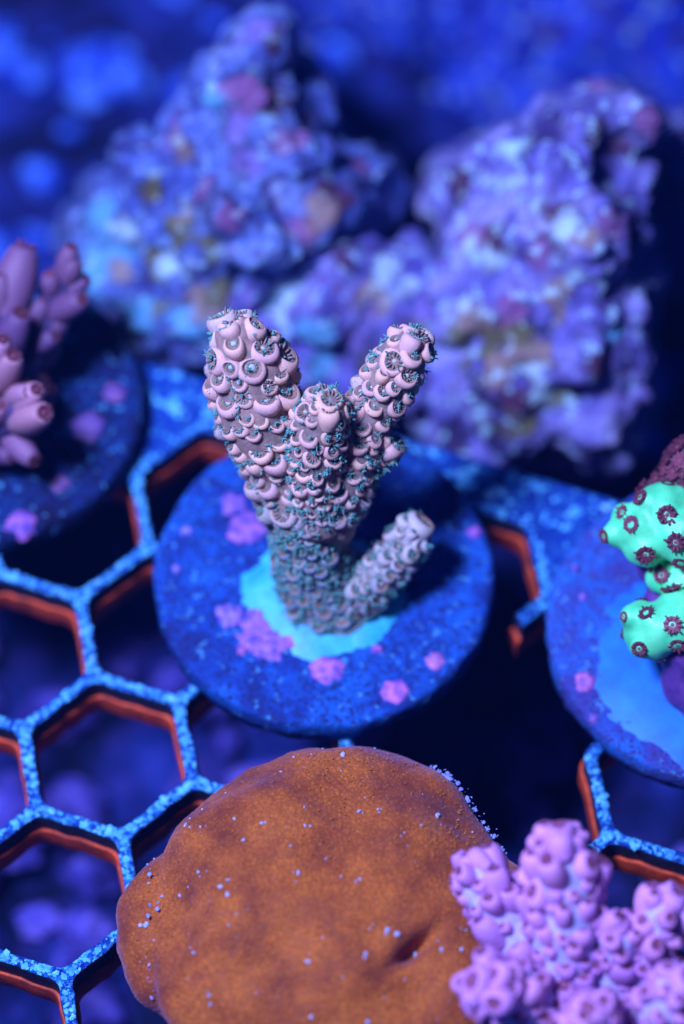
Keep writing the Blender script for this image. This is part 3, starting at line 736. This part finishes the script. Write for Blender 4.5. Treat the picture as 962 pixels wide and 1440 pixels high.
for px, py, r in [(889, 737, .13), (938, 724, .15), (877, 721, .10), (907, 779, .14), (952, 762, .14), (852, 753, .11), (903, 701, .13), (930, 810, .12), (945, 832, .15), (896, 812, .12), (895, 830, .12),
                  (910, 864, .12), (880, 867, .08), (946, 879, .13), (900, 911, .12), (953, 905, .13), (980, 730, .14), (958, 790, .13), (920, 795, .12), (862, 716, .1)]:
    a = CAM-GL; d = (P(px, py, 1.5)-CAM).normalized(); hits = [h for h in (t.ray_cast(a, d) for t in trees) if h[0] is not None]
    if hits: h = min(hits, key=lambda h: h[3]); add_flower(h[0], h[1], r)
def raise_around(me, pts):
    co = np.array([v.co[:] for v in me.vertices]); no = np.array([v.normal[:] for v in me.vertices]); d = np.zeros(len(co))
    for p in pts: d = np.maximum(d, .045*np.exp(-(((co-np.array(p[:]))**2).sum(1))/.020))
    me.vertices.foreach_set('co', (co+no*d[:, None]).ravel()); me.update()
for me, nwant, sp in ((green_me, 26, .36), (green_me2, 18, .36), (top_me, 130, .14)):
    vv = list(me.vertices); rnd.shuffle(vv); c_ = 0
    for v in vv:
        if c_ >= nwant: break
        if all((v.co-q).length > sp for q in taken) and v.normal.z > -.6: add_flower(v.co.copy(), v.normal.copy(), rnd.uniform(.07, .145)); c_ += 1
for me in (green_me, green_me2): raise_around(me, taken)

# ------------------------------------------------------------------ orange encrusting mound
b = NB('orange_tissue'); n1 = b.noise(1.3, 5, .6); n2 = b.noise(38, 3, .7); n3 = b.noise(5, 3)
c = b.ramp(n1, [(.30, (.16, .030, .008)), (.46, (.34, .076, .010)), (.60, (.50, .128, .012)), (.76, (.30, .060, .030))])
c = b.mix(b.ramp(n2, [(.40, .5), (.55, 0.0)]), c, (.12, .022, .010))
vd = b.voro(13.0); c = b.mix(b.ramp(vd, [(.08, .7), (.18, 0.0)]), c, (.56, .22, .02))
vd2 = b.voro(17.0); c = b.mix(b.ramp(vd2, [(.30, 0.0), (.62, .32)]), c, (.10, .018, .010))
h = b.mix(.35, b.ramp(vd2, [(0, 1.0), (.6, 0.0)]), n2)
M_orange = b.fin(c, .6, h, .025, .7, .12, .15, (.3, .1, .05))
b.b.inputs['Sheen Weight'].default_value = .2; b.b.inputs['Sheen Tint'].default_value = (.6, .5, 1, 1)
mc = P(450, 1290, .3); mound = empty('mound_coral', (mc.x, mc.y, .01))
tag(mound, 'large orange-brown mound coral flecked with blue grains in front of the middle disc', 'coral')
def dome(outl, zc, H, ctr, zb, pw=2.6, q=.55, nr=40, na=160):
    ang = sorted((math.atan2(p.y-ctr.y, p.x-ctr.x), (p.xy-ctr.xy).length) for p in outl)
    an = [a for a, r in ang]; rr = [r for a, r in ang]
    an = [an[-1]-2*math.pi]+an+[an[0]+2*math.pi]; rr = [rr[-1]]+rr+[rr[0]]
    V = [ctr+Vector((0, 0, zb+H))]; F = []
    for k in range(1, nr+1):
        t = k/nr
        for a in range(na):
            A = -math.pi+2*math.pi*a/na
            r = sum(np.interp(A+d, an, rr) for d in (-.12, 0, .12))/3
            V.append(Vector((ctr.x+r*t*math.cos(A), ctr.y+r*t*math.sin(A), zb+H*(1-t**pw)**q)))
    for a in range(na): F.append((0, 1+a, 1+(a+1) % na))
    for k in range(nr-1):
        for a in range(na):
            i = 1+k*na+a; i2 = 1+k*na+(a+1) % na; F.append((i, i+na, i2+na, i2))
    # underside
    o = len(V)
    for a in range(na): v = V[1+(nr-1)*na+a]; V.append(Vector((v.x*.9+ctr.x*.1, v.y*.9+ctr.y*.1, 0.0)))
    for a in range(na): a2 = (a+1) % na; F.append((1+(nr-1)*na+a, o+a, o+a2, 1+(nr-1)*na+a2))
    F.append(tuple(reversed(range(o, o+na))))
    return V, F
ML = Vector(mound.location); cz = lambda v: Vector((v.x, v.y, 0))
EZ = .75
ou = [cz(P(a, b_, EZ)-ML) for a, b_ in [(218, 1300), (228, 1215), (262, 1134), (340, 1088), (460, 1064), (545, 1056), (602, 1088), (655, 1128), (715, 1192), (760, 1270), (765, 1380), (700, 1480), (570, 1540), (400, 1540), (275, 1480), (215, 1390)]]
V1, F1 = dome(ou, 0, .95, cz(P(470, 1290, EZ)-ML), EZ, 2.4, .62)
ou2 = [cz(P(a, b_, .35)-ML) for a, b_ in [(178, 1300), (198, 1235), (238, 1190), (330, 1190), (400, 1300), (380, 1420), (300, 1460), (235, 1432), (185, 1370)]]
V2, F2 = dome(ou2, 0, .6, cz(P(275, 1320, .35)-ML), .35, 2.6, .6, 20, 100)
o0 = len(V1); me = pyd('mound', V1+V2, F1+[tuple(i+o0 for i in f) for f in F2])
mb = remesh('tissue', me, .05, 6)
dent = P(585, 1335, 1.55)-ML
def md(c, n):
    w = max(0, n[2]) if len(n) > 2 else 1
    d = .20*fbm(c*.65+Vector((4, 1, 0)), 2)+.035*fbm(c*2.2, 2)+.006*fbm(c*9, 2)
    # folded crevice on the right side
    q = c-dent; u = q.x*.75+q.y*.66; v_ = -q.x*.66+q.y*.75
    d -= .34*math.exp(-(v_/.10)**2-(u/.36)**2)
    d += .10*math.exp(-((v_-.26)/.2)**2-(u/.5)**2)
    return d
displace(mb, md); mb.materials.append(M_orange); body = obj('tissue', mb, None, mound)
b = NB('lilac_grain'); M_grain = b.fin(b.ramp(b.n('ShaderNodeObjectInfo').outputs['Random'], [(0, (.25, .30, .5)), (1, (.4, .45, .6))]), .7)
tree = bvh_of(mb)
rnd = random.Random(14); bm = bmesh.new(); V = []; F = []
cnt = 0
while cnt < 110:
    x = rnd.uniform(-3, 3); y = rnd.uniform(-3.2, 3); h = tree.ray_cast(Vector((x, y, 6)), Vector((0, 0, -1)))
    if h[0] is None or h[0].z < .3: continue
    grain(bm, h[0]+h[1]*.008, rnd.choice((.010, .010, .012, .014, .02, .03)), rnd, .7); cnt += 1
for a, b_ in [(535, 1138), (265, 1165), (287, 1160), (340, 1183), (415, 1225), (280, 1230), (318, 1260), (270, 1337), (296, 1398), (505, 1240), (517, 1345), (548, 1312), (557, 1312), (620, 1332), (585, 1342), (567, 1175), (508, 1143), (432, 1163), (370, 1155), (200, 1300), (610, 1145)]:
    for _ in range(2):
        ro = CAM-ML; rd = (P(a+rnd.uniform(-5, 5), b_+rnd.uniform(-4, 4), 1)-CAM).normalized(); h = tree.ray_cast(ro, rd)
        if h[0] is not None: grain(bm, h[0]+h[1]*.012, rnd.uniform(.014, .034), rnd, .8)
o = obj('sediment_grains', bm, M_grain, mound); o['kind'] = 'stuff'
# tiny yellow polyps standing on the tissue
b = NB('yellow_polyp'); M_yel = b.fin((.48, .16, .02), .6)
cnt = 0
while cnt < 900:
    x = rnd.uniform(-3, 3); y = rnd.uniform(-3.2, 3); h = tree.ray_cast(Vector((x, y, 6)), Vector((0, 0, -1)))
    if h[0] is None or h[1].z < .72: continue
    if fbm(Vector((x*1.2, y*1.2, 3)), 2) < rnd.uniform(-.45, .35): cnt += .25; continue
    for _ in range(4):
        d = (h[1]+Vector((rnd.gauss(0, .5), rnd.gauss(0, .5), rnd.gauss(0, .3)))).normalized(); cone(V, F, h[0], h[0]+d*rnd.uniform(.02, .05), .005, 3, None, .5)
    cnt += 1
o = obj('tiny_polyps', pyd('tp', V, F), M_yel, mound); o['kind'] = 'stuff'
# pale crust creeping over the mound's right edge
bm = bmesh.new()
for k in range(230):
    t = rnd.random(); a, b_ = (600+120*t, 1083+112*t**1.1) if k % 4 else (215+45*rnd.random()+10*math.sin(9*t), 1225+215*t)
    h = tree.find_nearest(P(a, b_, .95 if k % 4 else .55)-ML)
    if h[0] is not None: grain(bm, h[0]+Vector((rnd.gauss(0, .05), rnd.gauss(0, .05), rnd.gauss(0, .04)))-h[1]*.012, rnd.choice((.006, .009, .012, .03)), rnd, .3)
b = NB('blue_crust'); M_crust = b.fin(b.ramp(b.noise(6), [(.3, (.10, .12, .42)), (.7, (.28, .34, .6))]), .8)
o = obj('pale_crust', bm, M_crust, mound); o['kind'] = 'stuff'

# ------------------------------------------------------------------ bluish water in front of and around everything
bm = bmesh.new(); bmesh.ops.create_cube(bm, size=1, matrix=Matrix.Translation((0, 5, 19.5)) @ Matrix.Diagonal((90, 110, 54, 1)))
hm = bpy.data.materials.new('water_haze'); hm.use_nodes = True; t_ = hm.node_tree
t_.nodes.remove(t_.nodes['Principled BSDF']); pv = t_.nodes.new('ShaderNodeVolumePrincipled')
pv.inputs['Color'].default_value = (.06, .25, 1, 1); pv.inputs['Density'].default_value = .0003; pv.inputs['Anisotropy'].default_value = 0.0
t_.links.new(pv.outputs[0], t_.nodes['Material Output'].inputs['Volume'])
tag(obj('haze', bm, hm), 'faint blue haze of the aquarium water', kind='stuff')
